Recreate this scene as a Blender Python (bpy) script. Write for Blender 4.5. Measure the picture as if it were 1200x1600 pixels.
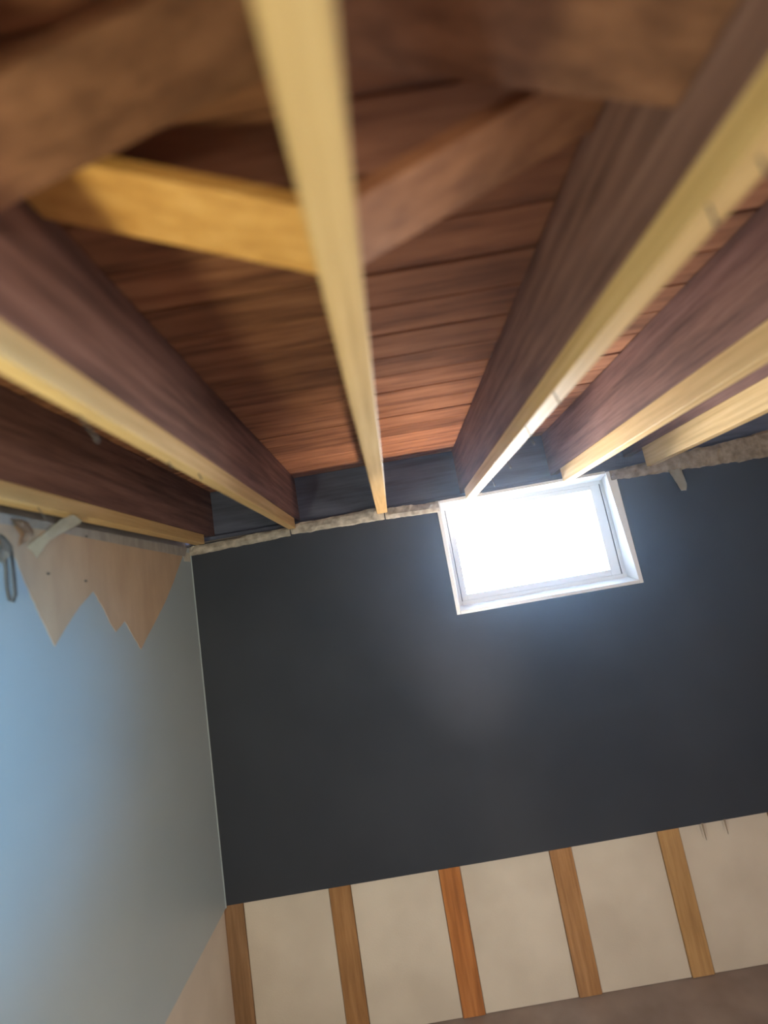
import bpy, bmesh, math, random
from mathutils import Vector, Matrix, noise

random.seed(7)
SC = bpy.context.scene
COL = SC.collection
for o in list(bpy.data.objects):
    bpy.data.objects.remove(o)

# ------------------------------------------------------------------ camera
CZ = 1.68                      # eye height above the floor
cam_d = bpy.data.cameras.new('camera')
cam = bpy.data.objects.new('camera', cam_d)
COL.objects.link(cam)
R_ = Vector((0.98544513, 0.02439804, -0.16823384))
F_ = Vector((0.00347119, 0.9865526, 0.16340722))
U_ = Vector((0.16995834, -0.16161282, 0.97210877))
m = Matrix.Identity(4)
for i in range(3):
    m[i][0], m[i][1], m[i][2] = R_[i], U_[i], -F_[i]
m[2][3] = CZ
cam.matrix_world = m
cam_d.sensor_fit = 'VERTICAL'
cam_d.sensor_height = 24.0
cam_d.lens = 713.18 / 1600 * 24.0
cam_d.clip_start = 0.01
cam_d.dof.use_dof = True
cam_d.dof.focus_distance = 2.2
cam_d.dof.aperture_fstop = 0.6
SC.camera = cam

# ------------------------------------------------------------------ world, lamps, exposure
W = bpy.data.worlds.new('overcast_sky')
SC.world = W
W.use_nodes = True
WN, WL = W.node_tree.nodes, W.node_tree.links
bg = WN['Background']
wtc = WN.new('ShaderNodeTexCoord')
wsx = WN.new('ShaderNodeSeparateXYZ')
wrm = WN.new('ShaderNodeValToRGB')          # bright neutral ground below the horizon, blue overcast above
wrm.color_ramp.elements[0].position = 0.42
wrm.color_ramp.elements[0].color = (1.0, 0.93, 0.86, 1)
wrm.color_ramp.elements[1].position = 0.49
wrm.color_ramp.elements[1].color = (0.42, 0.65, 1.0, 1)
wmp = WN.new('ShaderNodeMath'); wmp.operation = 'MULTIPLY_ADD'
wmp.inputs[1].default_value = 0.5; wmp.inputs[2].default_value = 0.5
WL.new(wtc.outputs['Generated'], wsx.inputs[0])
WL.new(wsx.outputs['Z'], wmp.inputs[0])
WL.new(wmp.outputs[0], wrm.inputs[0])
WL.new(wrm.outputs[0], bg.inputs['Color'])
bg.inputs['Strength'].default_value = 55.0

def lamp(name, kind, loc, energy, color, size=0.1, size_y=None, aim=None, portal=False):
    d = bpy.data.lights.new(name, kind)
    d.energy = energy
    d.color = color
    if kind == 'AREA':
        d.shape = 'RECTANGLE'
        d.size = size
        d.size_y = size_y or size
        d.cycles.is_portal = portal
    else:
        d.shadow_soft_size = size
    o = bpy.data.objects.new(name, d)
    COL.objects.link(o)
    o.location = loc
    if aim is not None:
        o.rotation_euler = (Vector(aim) - Vector(loc)).to_track_quat('-Z', 'Y').to_euler()
    return o

lamp('window_daylight', 'AREA', (0.66, 2.235, 1.78), 1, (1, 1, 1), 0.86, 0.50, (0.66, 0, 1.78), True)
lamp('work_light', 'POINT', (-0.70, 0.15, 1.50), 19, (1.0, 0.98, 0.60), 0.06)
lamp('floor_fill', 'POINT', (0.15, 1.0, 0.45), 9, (1.0, 0.93, 0.84), 0.12)  # added fill low in the room, in place of floor bounce
up = lamp('upward_fill', 'AREA', (0.30, 1.64, 0.25), 3.2, (1.0, 0.84, 0.70), 0.15, 0.15, (0.23, 1.93, 2.28))  # added fill from below, brightens the far ends of the joist bays
up.data.spread = math.radians(42)
cool = lamp('cool_wall_fill', 'SPOT', (1.6, -0.9, 1.75), 330, (0.03, 0.50, 1.0), 0.15, None, (-0.894, 0.68, 1.54))  # added cool spot that makes the blue glow on the left wall
cool.data.spot_size = math.radians(27); cool.data.spot_blend = 1.0
lamp('room_fill', 'POINT', (1.2, -1.2, 1.35), 66, (1.0, 0.88, 0.76), 0.15)  # added fill from the back right, for the lower wall and floor

SC.view_settings.view_transform = 'Standard'
SC.view_settings.look = 'None'
SC.view_settings.gamma = 1.0
SC.view_settings.use_curve_mapping = False
SC.view_settings.exposure = 0.0
SC.cycles.use_denoising = True
SC.cycles.max_bounces = 10
SC.cycles.diffuse_bounces = 6
SC.cycles.transparent_max_bounces = 8
SC.cycles.sample_clamp_indirect = 0.0

# ------------------------------------------------------------------ materials
MATS = {}

def nt(name):
    mt = bpy.data.materials.new(name)
    mt.use_nodes = True
    n = mt.node_tree.nodes
    b = n['Principled BSDF']
    MATS[name] = mt
    return mt, n, mt.node_tree.links, b

def ramp(n, stops):
    r = n.new('ShaderNodeValToRGB')
    e = r.color_ramp.elements
    e[0].position, e[0].color = stops[0][0], (*stops[0][1], 1)
    e[1].position, e[1].color = stops[-1][0], (*stops[-1][1], 1)
    for p, c in stops[1:-1]:
        x = e.new(p)
        x.color = (*c, 1)
    return r

def wood(name, dark, mid, light, scale=(14, 1.2, 14), rough=0.7, vary=0.25, spec=0.3, bump=0.25, blotch=0.35):
    """sawn timber: stretched noise for grain, large soft blotches, a tint per board"""
    mt, n, l, b = nt(name)
    tc = n.new('ShaderNodeTexCoord')
    oi = n.new('ShaderNodeObjectInfo')
    add = n.new('ShaderNodeVectorMath'); add.operation = 'ADD'
    mul = n.new('ShaderNodeVectorMath'); mul.operation = 'SCALE'
    cmb = n.new('ShaderNodeCombineXYZ')
    for k in range(3):
        l.new(oi.outputs['Random'], cmb.inputs[k])
    l.new(cmb.outputs[0], mul.inputs[0]); mul.inputs['Scale'].default_value = 17.0
    l.new(tc.outputs['Object'], add.inputs[0]); l.new(mul.outputs[0], add.inputs[1])
    mp = n.new('ShaderNodeMapping'); mp.inputs['Scale'].default_value = scale
    l.new(add.outputs[0], mp.inputs['Vector'])
    g = n.new('ShaderNodeTexNoise'); g.inputs['Scale'].default_value = 3.0
    g.inputs['Detail'].default_value = 6; g.inputs['Roughness'].default_value = 0.6
    l.new(mp.outputs[0], g.inputs['Vector'])
    r = ramp(n, [(0.30, dark), (0.52, mid), (0.75, light)])
    l.new(g.outputs['Fac'], r.inputs[0])
    bl = n.new('ShaderNodeTexNoise'); bl.inputs['Scale'].default_value = 5.0
    bl.inputs['Detail'].default_value = 3
    l.new(add.outputs[0], bl.inputs['Vector'])
    hs = n.new('ShaderNodeHueSaturation')
    m1 = n.new('ShaderNodeMath'); m1.operation = 'MULTIPLY_ADD'
    l.new(oi.outputs['Random'], m1.inputs[0]); m1.inputs[1].default_value = vary; m1.inputs[2].default_value = 1 - vary / 2 - blotch / 2
    m2 = n.new('ShaderNodeMath'); m2.operation = 'MULTIPLY_ADD'
    l.new(bl.outputs['Fac'], m2.inputs[0]); m2.inputs[1].default_value = blotch
    l.new(m1.outputs[0], m2.inputs[2])
    l.new(m2.outputs[0], hs.inputs['Value'])
    l.new(r.outputs[0], hs.inputs['Color'])
    l.new(hs.outputs[0], b.inputs['Base Color'])
    b.inputs['Roughness'].default_value = rough
    b.inputs['Specular IOR Level'].default_value = spec
    bp = n.new('ShaderNodeBump'); bp.inputs['Strength'].default_value = bump; bp.inputs['Distance'].default_value = 0.003
    l.new(g.outputs['Fac'], bp.inputs['Height']); l.new(bp.outputs[0], b.inputs['Normal'])
    return mt

def plain(name, c1, c2, nscale=6.0, rough=0.6, spec=0.4, bump=0.1, detail=5.0, stretch=(1, 1, 1), metal=0.0, lo=0.35, hi=0.68):
    mt, n, l, b = nt(name)
    tc = n.new('ShaderNodeTexCoord')
    mp = n.new('ShaderNodeMapping'); mp.inputs['Scale'].default_value = stretch
    l.new(tc.outputs['Object'], mp.inputs['Vector'])
    g = n.new('ShaderNodeTexNoise'); g.inputs['Scale'].default_value = nscale; g.inputs['Detail'].default_value = detail
    l.new(mp.outputs[0], g.inputs['Vector'])
    r = ramp(n, [(lo, c1), (hi, c2)])
    l.new(g.outputs['Fac'], r.inputs[0]); l.new(r.outputs[0], b.inputs['Base Color'])
    f = n.new('ShaderNodeTexNoise'); f.inputs['Scale'].default_value = 160; f.inputs['Detail'].default_value = 2
    l.new(tc.outputs['Object'], f.inputs['Vector'])
    bp = n.new('ShaderNodeBump'); bp.inputs['Strength'].default_value = bump; bp.inputs['Distance'].default_value = 0.002
    l.new(f.outputs['Fac'], bp.inputs['Height']); l.new(bp.outputs[0], b.inputs['Normal'])
    b.inputs['Roughness'].default_value = rough
    b.inputs['Specular IOR Level'].default_value = spec
    b.inputs['Metallic'].default_value = metal
    return mt

M_old = wood('old_dark_fir', (0.115, 0.058, 0.045), (0.225, 0.118, 0.095), (0.33, 0.19, 0.158), scale=(14, 1.0, 14), rough=0.75, blotch=0.5)
M_plank = wood('old_subfloor_board', (0.16, 0.064, 0.034), (0.32, 0.138, 0.070), (0.43, 0.195, 0.10), scale=(1.0, 12, 12), rough=0.9, spec=0.12, vary=0.45, blotch=0.6)
M_new = wood('new_pine', (0.50, 0.315, 0.125), (0.64, 0.43, 0.19), (0.74, 0.53, 0.26), scale=(22, 0.8, 22), rough=0.6, blotch=0.2, vary=0.12)
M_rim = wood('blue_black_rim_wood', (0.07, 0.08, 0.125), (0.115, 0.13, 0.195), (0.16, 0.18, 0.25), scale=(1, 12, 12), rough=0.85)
M_brace_old = wood('brown_bridging', (0.13, 0.055, 0.026), (0.22, 0.100, 0.050), (0.31, 0.145, 0.075), scale=(1.4, 14, 14), rough=0.75)
M_brace_new = wood('orange_pine', (0.50, 0.24, 0.060), (0.62, 0.32, 0.090), (0.72, 0.41, 0.14), scale=(1.2, 16, 16), rough=0.6, blotch=0.2)
M_fur = wood('furring_pine', (0.26, 0.125, 0.046), (0.37, 0.195, 0.078), (0.48, 0.275, 0.125), scale=(18, 18, 1.2), rough=0.75, vary=0.45)
M_fur_o = wood('orange_furring_pine', (0.32, 0.115, 0.030), (0.47, 0.18, 0.048), (0.58, 0.25, 0.08), scale=(18, 18, 1.2), rough=0.75, vary=0.2)
M_fur_y = wood('olive_furring_pine', (0.36, 0.20, 0.075), (0.47, 0.28, 0.115), (0.56, 0.36, 0.17), scale=(18, 18, 1.2), rough=0.75, vary=0.2)
M_fur_d = wood('dull_furring_pine', (0.19, 0.105, 0.05), (0.27, 0.155, 0.078), (0.36, 0.22, 0.12), scale=(18, 18, 1.2), rough=0.75, vary=0.2)
M_brace_red = wood('reddish_bridging', (0.24, 0.10, 0.042), (0.36, 0.16, 0.068), (0.46, 0.22, 0.10), scale=(1.4, 14, 14), rough=0.75)
M_dark = plain('charcoal_paint', (0.031, 0.037, 0.051), (0.039, 0.046, 0.062), 3.0, rough=0.7, spec=0.3, bump=0.12)
M_blue = plain('pale_blue_paint', (0.37, 0.46, 0.51), (0.42, 0.51, 0.56), 2.0, rough=0.40, spec=0.75, bump=0.05)
M_kraft = plain('brown_kraft_paper', (0.48, 0.355, 0.25), (0.56, 0.425, 0.30), 5.0, rough=0.9, spec=0.15, bump=0.2, stretch=(1, 3, 1))
M_cream = plain('cream_board', (0.60, 0.545, 0.475), (0.70, 0.645, 0.57), 4.0, rough=0.85, spec=0.2, bump=0.2)
M_plaster = plain('torn_plaster', (0.28, 0.26, 0.225), (0.54, 0.50, 0.44), 34.0, rough=0.95, spec=0.1, bump=0.6)
M_plasterb = plain('brown_plaster', (0.20, 0.165, 0.125), (0.38, 0.32, 0.25), 30.0, rough=0.95, spec=0.1, bump=0.5)
M_gyp = plain('bared_gypsum', (0.30, 0.29, 0.27), (0.42, 0.40, 0.375), 9.0, rough=0.95, spec=0.1, bump=0.4, stretch=(1, 3, 1))
M_floor = plain('brown_concrete', (0.24, 0.19, 0.175), (0.36, 0.295, 0.27), 5.0, rough=0.85, spec=0.2, bump=0.3)
M_wall = plain('grey_masonry', (0.27, 0.25, 0.23), (0.36, 0.34, 0.31), 6.0, rough=0.9, spec=0.2, bump=0.4)
M_white = plain('white_vinyl', (0.74, 0.78, 0.82), (0.80, 0.83, 0.86), 3.0, rough=0.35, spec=0.5, bump=0.02)
M_groove = plain('dark_weatherstrip', (0.10, 0.11, 0.13), (0.15, 0.16, 0.18), 9.0, rough=0.8)
M_steel = plain('nail_steel', (0.07, 0.062, 0.055), (0.13, 0.115, 0.10), 60.0, rough=0.5)
M_wire = plain('dark_wire', (0.05, 0.05, 0.055), (0.09, 0.09, 0.095), 30.0, rough=0.5)
M_paper = plain('torn_cream_paper', (0.52, 0.50, 0.42), (0.66, 0.65, 0.58), 20.0, rough=0.9, spec=0.1, bump=0.3)
M_paperb = plain('torn_brown_paper', (0.42, 0.31, 0.22), (0.62, 0.50, 0.39), 26.0, rough=0.9, spec=0.1, bump=0.4)

def glass():
    mt, n, l, b = nt('window_glass')
    n.remove(b)
    out = n['Material Output']
    tr = n.new('ShaderNodeBsdfTransparent'); tr.inputs[0].default_value = (0.95, 0.98, 1, 1)
    gl = n.new('ShaderNodeBsdfGlossy'); gl.inputs['Roughness'].default_value = 0.03
    fr = n.new('ShaderNodeFresnel'); fr.inputs[0].default_value = 1.45
    mx = n.new('ShaderNodeMixShader')
    l.new(fr.outputs[0], mx.inputs[0]); l.new(tr.outputs[0], mx.inputs[1]); l.new(gl.outputs[0], mx.inputs[2])
    l.new(mx.outputs[0], out.inputs['Surface'])
    return mt
M_glass = glass()

# ------------------------------------------------------------------ helpers
def link(name, bm, mat, parent=None, smooth=False):
    bmesh.ops.recalc_face_normals(bm, faces=bm.faces)
    me = bpy.data.meshes.new(name)
    bm.to_mesh(me); bm.free()
    if smooth:
        for p in me.polygons: p.use_smooth = True
    me.materials.append(mat)
    o = bpy.data.objects.new(name, me)
    COL.objects.link(o)
    if parent is not None:
        o.parent = parent
        off = parent['_o'] if '_o' in parent else None
        if off: o.location = (0, 0, 0)
    return o

def hexa(bm, pts):
    """eight corners: bottom ring of four then top ring of four"""
    v = [bm.verts.new(p) for p in pts]
    for f in ((0, 1, 2, 3), (4, 5, 6, 7), (0, 1, 5, 4), (1, 2, 6, 5), (2, 3, 7, 6), (3, 0, 4, 7)):
        bm.faces.new([v[i] for i in f])
    return v

def box(bm, x0, x1, y0, y1, z0, z1):
    return hexa(bm, [(x0, y0, z0), (x1, y0, z0), (x1, y1, z0), (x0, y1, z0),
                     (x0, y0, z1), (x1, y0, z1), (x1, y1, z1), (x0, y1, z1)])

def shift(bm, o):
    for v in bm.verts: v.co -= Vector(o)

def bevel(bm, w=0.002, seg=1):
    bmesh.ops.bevel(bm, geom=list(bm.edges), offset=w, segments=seg, affect='EDGES', clamp_overlap=True)

def board(x0, x1, y0, y1, z0, z1, o=(0, 0, 0), b=0.002, axis=1, cuts=8, warp=0.0015, seed=0):
    """a sawn board: rounded arrises and a slight bow along its length"""
    bm = bmesh.new()
    box(bm, x0, x1, y0, y1, z0, z1)
    lo, hi = ((x0, x1), (y0, y1), (z0, z1))[axis]
    bevel(bm, b)
    if cuts:
        for k in range(1, cuts):
            p = lo + (hi - lo) * k / cuts
            co = [0, 0, 0]; co[axis] = p
            no = [0, 0, 0]; no[axis] = 1
            bmesh.ops.bisect_plane(bm, geom=bm.verts[:] + bm.edges[:] + bm.faces[:], plane_co=co, plane_no=no)
        for v in bm.verts:
            t = v.co[axis] * 1.7 + seed * 3.1
            w = Vector((noise.noise((t, seed, 0)), noise.noise((t, 0, seed + 5)), noise.noise((0, t, seed + 9)))) * warp
            w[axis] = 0
            v.co += w
    shift(bm, o)
    return bm

def thing(name, label, cat, loc, group=None):
    o = bpy.data.objects.new(name, None)
    o.empty_display_size = 0.05
    COL.objects.link(o)
    o.location = loc
    o['label'] = label; o['category'] = cat
    if group: o['group'] = group
    return o

def tag(o, label, cat, group=None):
    o['label'] = label; o['category'] = cat
    if group: o['group'] = group
    return o

def struct(o, label=None):
    o['kind'] = 'structure'
    if label: o['label'] = label
    return o

def tube(bm, pts, r, seg=8, r1=None):
    rings = []
    for i, p in enumerate(pts):
        p = Vector(p)
        d = (Vector(pts[min(i + 1, len(pts) - 1)]) - Vector(pts[max(i - 1, 0)])).normalized()
        a = d.orthogonal().normalized(); c = d.cross(a)
        rr = r if r1 is None else r + (r1 - r) * i / (len(pts) - 1)
        rings.append([bm.verts.new(p + (a * math.cos(t) + c * math.sin(t)) * rr) for t in [2 * math.pi * k / seg for k in range(seg)]])
    for q, s in zip(rings, rings[1:]):
        for k in range(seg):
            bm.faces.new((q[k], q[(k + 1) % seg], s[(k + 1) % seg], s[k]))
    bm.faces.new(rings[0][::-1]); bm.faces.new(rings[-1])

# ------------------------------------------------------------------ the setting
D = 2.062          # face of the dark wall
XL = -0.894        # face of the pale blue wall
XR = 2.60
YF = -2.30
ZS = 2.015         # underside of the nailing strips
ZB = 2.058         # underside of the old joists
ZC = 2.288         # underside of the subfloor boards
ZL = 0.535         # height at which the wall sheets were cut off

bm = bmesh.new(); box(bm, -1.02, XR + .1, YF - .1, 2.22, -0.10, 0.0)
struct(link('floor', bm, M_floor), 'brown grey concrete floor at the foot of the opened wall')

# far wall: masonry with the window hole
wx0, wx1, wz0, wz1 = 0.245, 1.082, 1.513, 2.036
bm = bmesh.new()
y0, y1 = D + 0.052, 2.215
box(bm, -1.02, wx0, y0, y1, 0, wz1)
box(bm, wx1, XR + .1, y0, y1, 0, wz1)
box(bm, wx0, wx1, y0, y1, 0, wz0)
wall = struct(link('wall_back', bm, M_wall), 'far basement wall, charcoal above and opened to furring strips below')

# the charcoal sheet, cut round the window and cut off straight at mid height
bm = bmesh.new()
fz = 2.020
y0, y1 = D, D + 0.013
out = [(XL, ZL + .006), (wx0, ZL), (XR, ZL + .004), (XR, fz), (1.040, fz), (1.066, 1.528), (wx0 + .016, 1.528), (wx0 + .016, fz), (XL, fz)]
v0 = [bm.verts.new((x, y0, z)) for x, z in out]
r = bmesh.ops.extrude_face_region(bm, geom=[bm.faces.new(v0)])
for v in [g for g in r['geom'] if isinstance(g, bmesh.types.BMVert)]: v.co.y = y1
s = link('drywall_sheet', bm, M_dark, wall)
s['label'] = 'charcoal painted drywall sheet around the window'

# furring strips run full height behind the charcoal sheet
FX = [(-0.925, -0.832), (-0.4764, -0.3891), (-0.0236, 0.0636), (0.4359, 0.526), (0.885, 0.972), (1.345, 1.433), (1.80, 1.888)]
for k, (a, b) in enumerate(FX):
    top = 1.50 if wx0 - .05 < a < wx1 else 2.01
    o = link('furring_strip', board(a, b, D + 0.0135, D + 0.0515, 0.002, top, axis=2, cuts=6, seed=k), (M_fur_d, M_fur, M_fur_o, M_fur, M_fur_y, M_fur, M_fur)[k], wall)
# cream boards between them
edges = [XL - .01] + [q for f in FX for q in f] + [XR]
gaps = [(FX[i][1], FX[i + 1][0]) for i in range(len(FX) - 1)] + [(FX[-1][1], XR)]
for k, (a, b) in enumerate(gaps):
    bm = bmesh.new()
    box(bm, a + .0015, b - .0015, D + 0.020, D + 0.0515, 0.001, ZL + .03)
    bevel(bm, 0.002)
    link('insulation_board', bm, M_cream, wall)
# bits of torn face paper at the cut edge
for (x, w, h) in ((1.063, .004, .060), (1.155, .0035, .052)):
    bm = bmesh.new()
    hexa(bm, [(x, D - .001, ZL - h), (x + w * .4, D - .001, ZL - h), (x + w * .4, D + .001, ZL - h), (x, D + .001, ZL - h),
              (x - w, D - .001, ZL + .004), (x + w, D - .001, ZL + .004), (x + w, D + .001, ZL + .004), (x - w, D + .001, ZL + .004)])
    link('torn_paper', bm, M_plasterb, wall)

# ragged ridge of old ceiling plaster left along the top of the sheet
def ridge(x0, x1, zlo, zhi, seed, mat=None):
    bm = bmesh.new()
    n = int((x1 - x0) / 0.012)
    prof = [(0.0, -.5), (-.55, -.42), (-1, -.1), (-.9, .25), (-.5, .5), (.6, .5)]
    rows = []
    for i in range(n + 1):
        t = i / n
        x = x0 + (x1 - x0) * t
        zl = zlo[0] + (zlo[1] - zlo[0]) * t; zh = zhi[0] + (zhi[1] - zhi[0]) * t
        row = []
        for j, (a, b) in enumerate(prof):
            q = noise.noise((x * 16, j * .9, seed)) * .9 + noise.noise((x * 55, j * 1.7, seed + 3)) * .5
            y = D + a * (0.012 + 0.007 * q) + (.0 if j else -.0005)
            z = (zl + zh) / 2 + b * (zh - zl) * (1 + .22 * q)
            row.append(bm.verts.new((x, y, z)))
        rows.append(row)
    for p, q in zip(rows, rows[1:]):
        for j in range(len(prof) - 1):
            bm.faces.new((p[j], p[j + 1], q[j + 1], q[j]))
        bm.faces.new((p[-1], p[0], q[0], q[-1]))
    bm.faces.new(rows[0]); bm.faces.new(rows[-1][::-1])
    o = link('plaster_ridge', bm, mat or M_plaster, wall)
    o['label'] = 'ragged brown plaster ridge right of the window' if mat else 'ragged grey plaster ridge along the wall top'
ridge(-0.893, -0.43, (1.972, 1.985), (2.012, 2.028), 1.0)
ridge(-0.425, 0.005, (1.990, 1.986), (2.036, 2.046), 4.0)
ridge(0.010, 0.258, (1.985, 1.978), (2.034, 2.026), 8.0)
ridge(1.055, 1.86, (1.985, 1.968), (2.030, 2.092), 12.0, M_plasterb)

# left wall: backing, pale blue sheet cut off at the same height, cream board below
bm = bmesh.new(); box(bm, -1.02, -0.935, YF - .1, 2.113, 0, 2.287)
wl = struct(link('wall_left', bm, M_wall), 'pale blue side wall with bared brown paper at its top')
bm = bmesh.new(); box(bm, XL - .013, XL, YF, D - .0005, ZL, 2.008)
o = link('drywall_sheet', bm, M_blue, wl); o['label'] = 'pale blue satin painted drywall sheet'
for a, b in ((YF, -1.1), (-1.098, 0.12), (0.122, 1.34), (1.342, D + .012)):
    bm = bmesh.new(); box(bm, -0.934, XL - .0135, a, b, 0.001, ZL + .03); bevel(bm, .002)
    link('insulation_board', bm, M_cream, wl)
bm = bmesh.new(); tube(bm, [(XL + .0015, D - .0025, z) for z in (ZL, .9, 1.3, 1.7, 2.0)], 0.0022, 6)
o = link('corner_bead', bm, M_blue, wl)

# brown paper left bare where the painted face tore off in long points
poly = [(0.98, 1.985), (0.98, 1.955), (1.043, 1.930), (1.082, 1.905), (1.125, 1.815), (1.168, 1.735), (1.199, 1.678), (1.245, 1.725), (1.300, 1.775), (1.365, 1.819),
        (1.405, 1.770), (1.440, 1.715), (1.462, 1.690), (1.490, 1.705), (1.513, 1.720), (1.545, 1.680), (1.596, 1.618), (1.640, 1.655),
        (1.705, 1.705), (1.792, 1.775), (1.870, 1.850), (1.920, 1.905), (1.977, 1.966), (1.6, 1.975), (1.3, 1.985)]
def slab(name, pts, x0, x1, mat, parent):
    bm = bmesh.new()
    vs = [bm.verts.new((x0, y, z)) for y, z in pts]
    f = bm.faces.new(vs)
    r = bmesh.ops.extrude_face_region(bm, geom=[f])
    for v in [g for g in r['geom'] if isinstance(g, bmesh.types.BMVert)]: v.co.x = x1
    return link(name, bm, mat, parent)
fine = []
for (a, b), (c, d) in zip(poly, poly[1:] + poly[:1]):
    n = max(1, int(math.hypot(c - a, d - b) / .012))
    for i in range(n):
        t = i / n; y = a + (c - a) * t; z = b + (d - b) * t
        q = noise.noise((y * 60, z * 60, 2)) * .003 if i else 0
        fine.append((y + q, z + q * .6))
o = slab('bared_paper', fine, XL - .001, XL + .0012, M_kraft, wl); o['label'] = 'bare brown paper torn in downward points'
o = slab('bared_paper', [(1.99, 1.945), (2.052, 1.945), (2.055, 1.985), (1.985, 1.985)], XL - .001, XL + .001, M_paper, wl); o['label'] = 'small cream scrap in the corner'
o = slab('bared_gypsum', [(0.80, 1.978), (1.2, 1.984), (1.6, 1.974), (2.0, 1.966), (2.03, 2.0078), (0.80, 2.0078)], XL - .001, XL + .0016, M_gyp, wl); o['label'] = 'grey gypsum edge above the bared paper'
for (y, z) in ((1.185, 1.868), (1.330, 1.85), (1.345, 1.985)):
    bm = bmesh.new(); tube(bm, [(XL - .002, y, z), (XL + .006, y, z - .002)], .003, 8)
    link('nail', bm, M_steel, wl)

# rest of the room shell, behind and beside the camera
bm = bmesh.new(); box(bm, XR, XR + .1, YF - .1, 2.113, 0, 2.30)
struct(link('wall_right', bm, M_cream), 'plain cream side wall to the right')
bm = bmesh.new(); box(bm, -1.02, XR + .1, YF - .1, YF, 0, 2.30)
struct(link('wall_front', bm, M_cream), 'plain cream wall behind the viewer')
bm = bmesh.new(); box(bm, -1.02, XR + .1, YF - .1, 2.30, ZC + .021, ZC + .06)
ceil = struct(link('ceiling', bm, M_old), 'dark old board subfloor seen between the joists')
# subfloor boards run across the joists; each is its own piece
y = 2.262; k = 0
while y > -0.62:
    w = 0.112 + random.uniform(-.004, .004)
    dz = random.uniform(0, .003)
    link('plank', board(-0.93, XR, y - w + .0035, y, ZC + dz, ZC + .0205, axis=0, cuts=12, warp=.001, seed=k, b=.0025), M_plank, ceil)
    y -= w; k += 1
bm = bmesh.new(); box(bm, -0.93, XR, YF, y, ZC, ZC + .0205)
o = link('planking', bm, M_plank, ceil); o['kind'] = 'stuff'

# sill plate and rim on top of the masonry
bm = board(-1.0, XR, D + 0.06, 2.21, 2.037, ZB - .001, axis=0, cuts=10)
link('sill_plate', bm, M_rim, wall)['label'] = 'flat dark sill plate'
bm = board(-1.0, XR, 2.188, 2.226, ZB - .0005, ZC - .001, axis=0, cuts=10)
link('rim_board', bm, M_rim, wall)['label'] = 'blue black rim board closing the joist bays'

# ------------------------------------------------------------------ window
wn = bpy.data.objects.new('window_1', None); COL.objects.link(wn); wn.location = (0.66, D, 1.528)
struct(wn, 'small white basement window full of daylight, high in the charcoal wall')
WO = (0.66, D, 1.528)
def wpart(name, pts_list, mat, b=.0015):
    bm = bmesh.new()
    for p in pts_list: hexa(bm, p)
    if b: bevel(bm, b)
    shift(bm, WO)
    return link(name, bm, mat, wn)
def hx(x0, x1, y0, y1, z0, z1):
    return [(x0, y0, z0), (x1, y0, z0), (x1, y1, z0), (x0, y1, z0), (x0, y0, z1), (x1, y0, z1), (x1, y1, z1), (x0, y1, z1)]
fy0, fy1 = D - .004, 2.150
# lining boards of the deep reveal (the right one leans and splays a little)
wpart('jamb', [[(.247, fy0, 1.514), (.263, fy0, 1.514), (.279, fy1, 1.514), (.247, fy1, 1.514), (.247, fy0, 2.030), (.265, fy0, 2.030), (.281, fy1, 2.030), (.247, fy1, 2.030)]], M_white)
wpart('jamb', [[(1.064, fy0, 1.514), (1.081, fy0, 1.514), (1.081, fy1, 1.514), (1.062, fy1, 1.514), (1.037, fy0, 2.030), (1.081, fy0, 2.030), (1.081, fy1, 2.030), (1.058, fy1, 2.030)]], M_white)
wpart('sill', [[(.264, fy0, 1.514), (1.063, fy0, 1.514), (1.061, fy1, 1.514), (.280, fy1, 1.514), (.264, fy0, 1.529), (1.063, fy0, 1.529), (1.061, fy1, 1.545), (.280, fy1, 1.545)]], M_white)
wpart('head_lining', [[(.266, fy0, 2.014), (1.037, fy0, 2.022), (1.056, fy1, 2.010), (.282, fy1, 2.004), (.266, fy0, 2.030), (1.037, fy0, 2.034), (1.056, fy1, 2.034), (.282, fy1, 2.030)]], M_white)
a, b = 2.151, 2.212
wpart('frame', [hx(.248, .292, a, b, 1.515, 2.033), hx(1.046, 1.080, a, b, 1.515, 2.033), hx(.292, 1.046, a, b, 1.515, 1.562), hx(.292, 1.046, a, b, 1.994, 2.033)], M_white)
wpart('weatherstrip', [hx(.292, .296, a + .006, b, 1.562, 1.994), hx(1.041, 1.046, a + .006, b, 1.562, 1.994)], M_groove, 0)
a, b = 2.156, 2.200
wpart('sash', [hx(.296, .322, a, b, 1.562, 1.994), hx(.996, 1.041, a, b, 1.562, 1.994), hx(.322, .996, a, b, 1.562, 1.589), hx(.322, .996, a, b, 1.972, 1.994)], M_white)
wpart('pane', [hx(.322, .996, 2.180, 2.184, 1.589, 1.972)], M_glass, 0)

# ------------------------------------------------------------------ joists with new nailing strips under them
def nail(base, tip, parent, o):
    base = Vector(base); tip = Vector(tip)
    d = (base - tip).normalized()
    bm = bmesh.new()
    tube(bm, [base + d * .006, base, base.lerp(tip, .5), base.lerp(tip, .9)], .0014, 8)
    tube(bm, [base.lerp(tip, .9), base.lerp(tip, .905), tip], .0026, 8)
    shift(bm, o)
    link('nail', bm, M_steel, parent)

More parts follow.
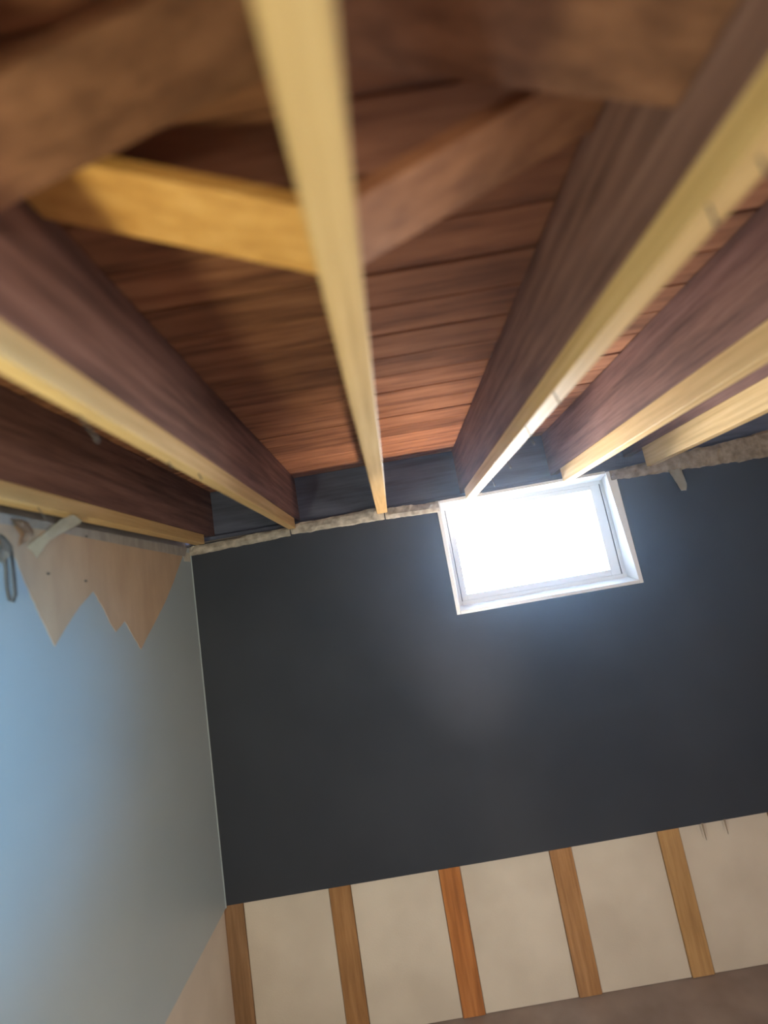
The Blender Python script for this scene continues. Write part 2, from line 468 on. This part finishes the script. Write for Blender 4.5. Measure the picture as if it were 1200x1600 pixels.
def joist(xa, xb, zt, label, y_end=D - .012, nails=(), beam=(None, None), seed=0):
    xm = (xa + xb) / 2
    o = (xm, 0.9, ZS)
    t = thing('ceiling_joist', label, 'joist', o, 'old ceiling joists with new wooden strips under them')
    ba = xm - .019 if beam[0] is None else beam[0]
    bb = xm + .019 if beam[1] is None else beam[1]
    link('beam', board(ba, bb, YF + .002, 2.187, max(zt, ZB) + .0005, ZC - .0005, o, axis=1, cuts=14, warp=.002, seed=seed), M_old, t)
    link('nailing_strip', board(xa, xb, YF + .002, y_end, ZS, max(zt, ZB), o, axis=1, cuts=14, warp=.0008, seed=seed + 20), M_new, t)
    for bs, tp in nails: nail(bs, tp, t, o)
    return t

def N(x, y, dx, dz): return ((x, y, ZS), (x + dx, y, ZS + dz))
joist(-0.861, -0.820, 2.058, 'joist with pale strip running right beside the pale blue wall', nails=[N(-.828, 1.078, .018, -.030)], seed=1)
joist(-0.434, -0.402, 2.064, 'joist with yellow strip, between the blue wall and the middle joist', nails=[N(-.430, .651, .026, -.046), N(-.425, .918, .006, -.013), N(-.409, 1.029, .006, -.014)], beam=(-.438, -.401), seed=2)
joist(-0.0244, 0.0228, 2.062, 'middle joist, its light strip widening toward the top, orange brace at its left', seed=3)
joist(0.386, 0.430, 2.062, 'joist ending at the left half of the window, nails hanging from its strip',
      nails=[N(.389, .896, .008, -.028), N(.390, 1.099, .010, -.049), N(.391, 1.338, .011, -.048), N(.391, 1.555, .008, -.054), N(.392, 1.773, .006, -.033), N(.406, .378, .002, -.020), N(.392, .429, .002, -.026)], beam=(.389, .428), seed=4)
joist(0.835, 0.878, 2.080, 'joist ending at the right half of the window', seed=5)
joist(1.205, 1.249, 2.105, 'joist just right of the window, its strip ending bluntly before the wall', y_end=2.02, seed=6)

# ------------------------------------------------------------------ bridging boards between the joists
def brace(pts, ya, yb, mat, label, seed):
    """board with an outline in x, z swept from ya to yb"""
    o = ((pts[0][0] + pts[1][0]) / 2, (ya + yb) / 2, min(p[1] for p in pts))
    bm = bmesh.new()
    v0 = [bm.verts.new((x, ya, z)) for x, z in pts]; v1 = [bm.verts.new((x, yb, z)) for x, z in pts]
    n = len(pts)
    bm.faces.new(v0); bm.faces.new(v1[::-1])
    for i in range(n): bm.faces.new((v0[i], v0[(i + 1) % n], v1[(i + 1) % n], v1[i]))
    bevel(bm, .002)
    shift(bm, o)
    ob = link('cross_brace', bm, mat); ob.location = o
    return tag(ob, label, 'brace', 'cross braces between the joists')
H = CZ
# falling away from the middle joist
brace([(-.0245, H + .585), (-.3995, H + .445), (-.3995, H + .467), (-.0245, H + .606)], .324, .422, M_brace_old, 'dull brown brace crossing above the light orange brace, left of the middle joist', 1)
brace([(.0235, H + .585), (.3875, H + .449), (.3875, H + .471), (.0235, H + .606)], .324, .424, M_brace_old, 'brown brace sloping down from the middle joist to the right, nearest the viewer', 2)
# rising away from it
brace([(-.0245, H + .424), (-.3995, H + .586), (-.3995, H + .607), (-.0245, H + .447)], .444, .555, M_brace_new, 'light orange wooden brace rising leftward from the middle joist', 3)
brace([(.0235, H + .430), (.3875, H + .583), (.3875, H + .605), (.0235, H + .452)], .450, .560, M_brace_red, 'reddish brown brace rising rightward from the middle joist, behind the nearer one', 4)

# ------------------------------------------------------------------ torn scraps in the left corner and on the wall
def sheet(name, rows, mat, seed, amp=.006, thick=.0016, sub=5):
    """a crumpled ribbon through rows of (left point, right point)"""
    bm = bmesh.new()
    grid = []
    m_ = len(rows) - 1
    for i in range(m_ * sub + 1):
        s_ = i / sub; k_ = min(int(s_), m_ - 1); f = s_ - k_
        f = f * f * (3 - 2 * f)
        L = Vector(rows[k_][0]).lerp(Vector(rows[k_ + 1][0]), f); Rr = Vector(rows[k_][1]).lerp(Vector(rows[k_ + 1][1]), f)
        row = []
        for j in range(7):
            p = L.lerp(Rr, j / 6)
            q = noise.noise_vector(p * 38 + Vector((seed, 0, 0))) * amp
            row.append(bm.verts.new(p + q))
        grid.append(row)
    for p, q in zip(grid, grid[1:]):
        for j in range(6): bm.faces.new((p[j], p[j + 1], q[j + 1], q[j]))
    bmesh.ops.solidify(bm, geom=bm.faces[:], thickness=thick)
    o = Vector(rows[0][0])
    shift(bm, o)
    ob = link(name, bm, mat, None, True); ob.location = o
    return ob
tag(sheet('paper_scrap', [((XL + .002, 1.068, 1.998), (XL + .002, 1.13, 2.000)), ((-.874, 1.070, 1.982), (-.878, 1.112, 1.985)), ((-.860, 1.072, 1.960), (-.864, 1.108, 1.965)), ((-.868, 1.070, 1.930), (-.872, 1.098, 1.938))], M_paperb, 1.0),
    'crumpled brown paper scrap hanging off the top of the blue wall, at the frame edge', 'paper scrap', 'torn paper scraps')
tag(sheet('paper_scrap', [((XL + .002, 1.118, 1.935), (XL + .002, 1.15, 1.905)), ((-.850, 1.122, 1.960), (-.855, 1.15, 1.945)), ((-.822, 1.145, 1.995), (-.826, 1.195, 1.980)), ((-.812, 1.175, 2.012), (-.812, 1.215, 1.998)), ((-.808, 1.185, 2.006), (-.808, 1.222, 1.990))], M_paper, 5.0, amp=.004),
    'cream rolled paper strip sticking up from the blue wall toward the joist', 'paper scrap', 'torn paper scraps')
tag(sheet('paper_scrap', [((XL + .002, .93, 1.99), (XL + .002, 1.01, 1.99)), ((-.872, .935, 1.955), (-.875, 1.012, 1.960)), ((-.866, .955, 1.90), (-.872, 1.012, 1.905)), ((-.880, .97, 1.865), (-.884, 1.012, 1.875))], M_paper, 9.0),
    'pale torn flap at the far left edge, above the blue paint', 'paper scrap', 'torn paper scraps')
tag(sheet('paper_scrap', [((XL + .003, 1.012, 1.972), (XL + .003, 1.055, 1.950)), ((-.880, 1.022, 1.945), (-.878, 1.062, 1.925)), ((-.872, 1.018, 1.915), (-.876, 1.050, 1.905)), ((-.884, 1.024, 1.892), (-.886, 1.044, 1.888))], M_plaster, 21.0, amp=.004),
    'small grey curl of torn paper above the wire loop', 'paper scrap', 'torn paper scraps')
tag(sheet('paper_scrap', [((1.315, D - .002, 2.010), (1.375, D - .002, 2.000)), ((1.318, D - .014, 1.965), (1.374, D - .016, 1.955)), ((1.335, D - .012, 1.920), (1.378, D - .014, 1.915)), ((1.352, D - .004, 1.885), (1.374, D - .004, 1.880))], M_paper, 13.0, amp=.003),
    'small grey flap hanging from the plaster ridge right of the window', 'paper scrap', 'torn paper scraps')
bm = bmesh.new()
pts = [(XL + .003, 1.050, 1.935), (-.884, 1.045, 1.91), (-.880, 1.044, 1.87), (-.882, 1.047, 1.83), (-.883, 1.054, 1.800), (-.882, 1.063, 1.797), (-.882, 1.069, 1.812), (-.882, 1.067, 1.85), (-.884, 1.066, 1.89), (XL + .003, 1.070, 1.92)]
tube(bm, pts, .0032, 8)
tag(link('hanging_wire', bm, M_wire, None, True), 'thin dark loop of wire dangling on the blue wall at left edge', 'wire')

# ------------------------------------------------------------------ thin scatter volume added to imitate lens glare around the window
mt = bpy.data.materials.new('glare_scatter'); mt.use_nodes = True
n = mt.node_tree.nodes; l = mt.node_tree.links
n.remove(n['Principled BSDF'])
vs = n.new('ShaderNodeVolumeScatter')
vs.inputs['Density'].default_value = 0.015
vs.inputs['Anisotropy'].default_value = 0.84
vs.inputs['Color'].default_value = (1, 1, 1, 1)
l.new(vs.outputs[0], n['Material Output'].inputs['Volume'])
bm = bmesh.new(); box(bm, -1.01, XR + .05, YF - .05, 2.205, -.05, ZC + .05)
o = link('glare_haze', bm, mt); o['kind'] = 'stuff'
tag(o, 'faint added haze standing in for lens glare around the window', 'haze')
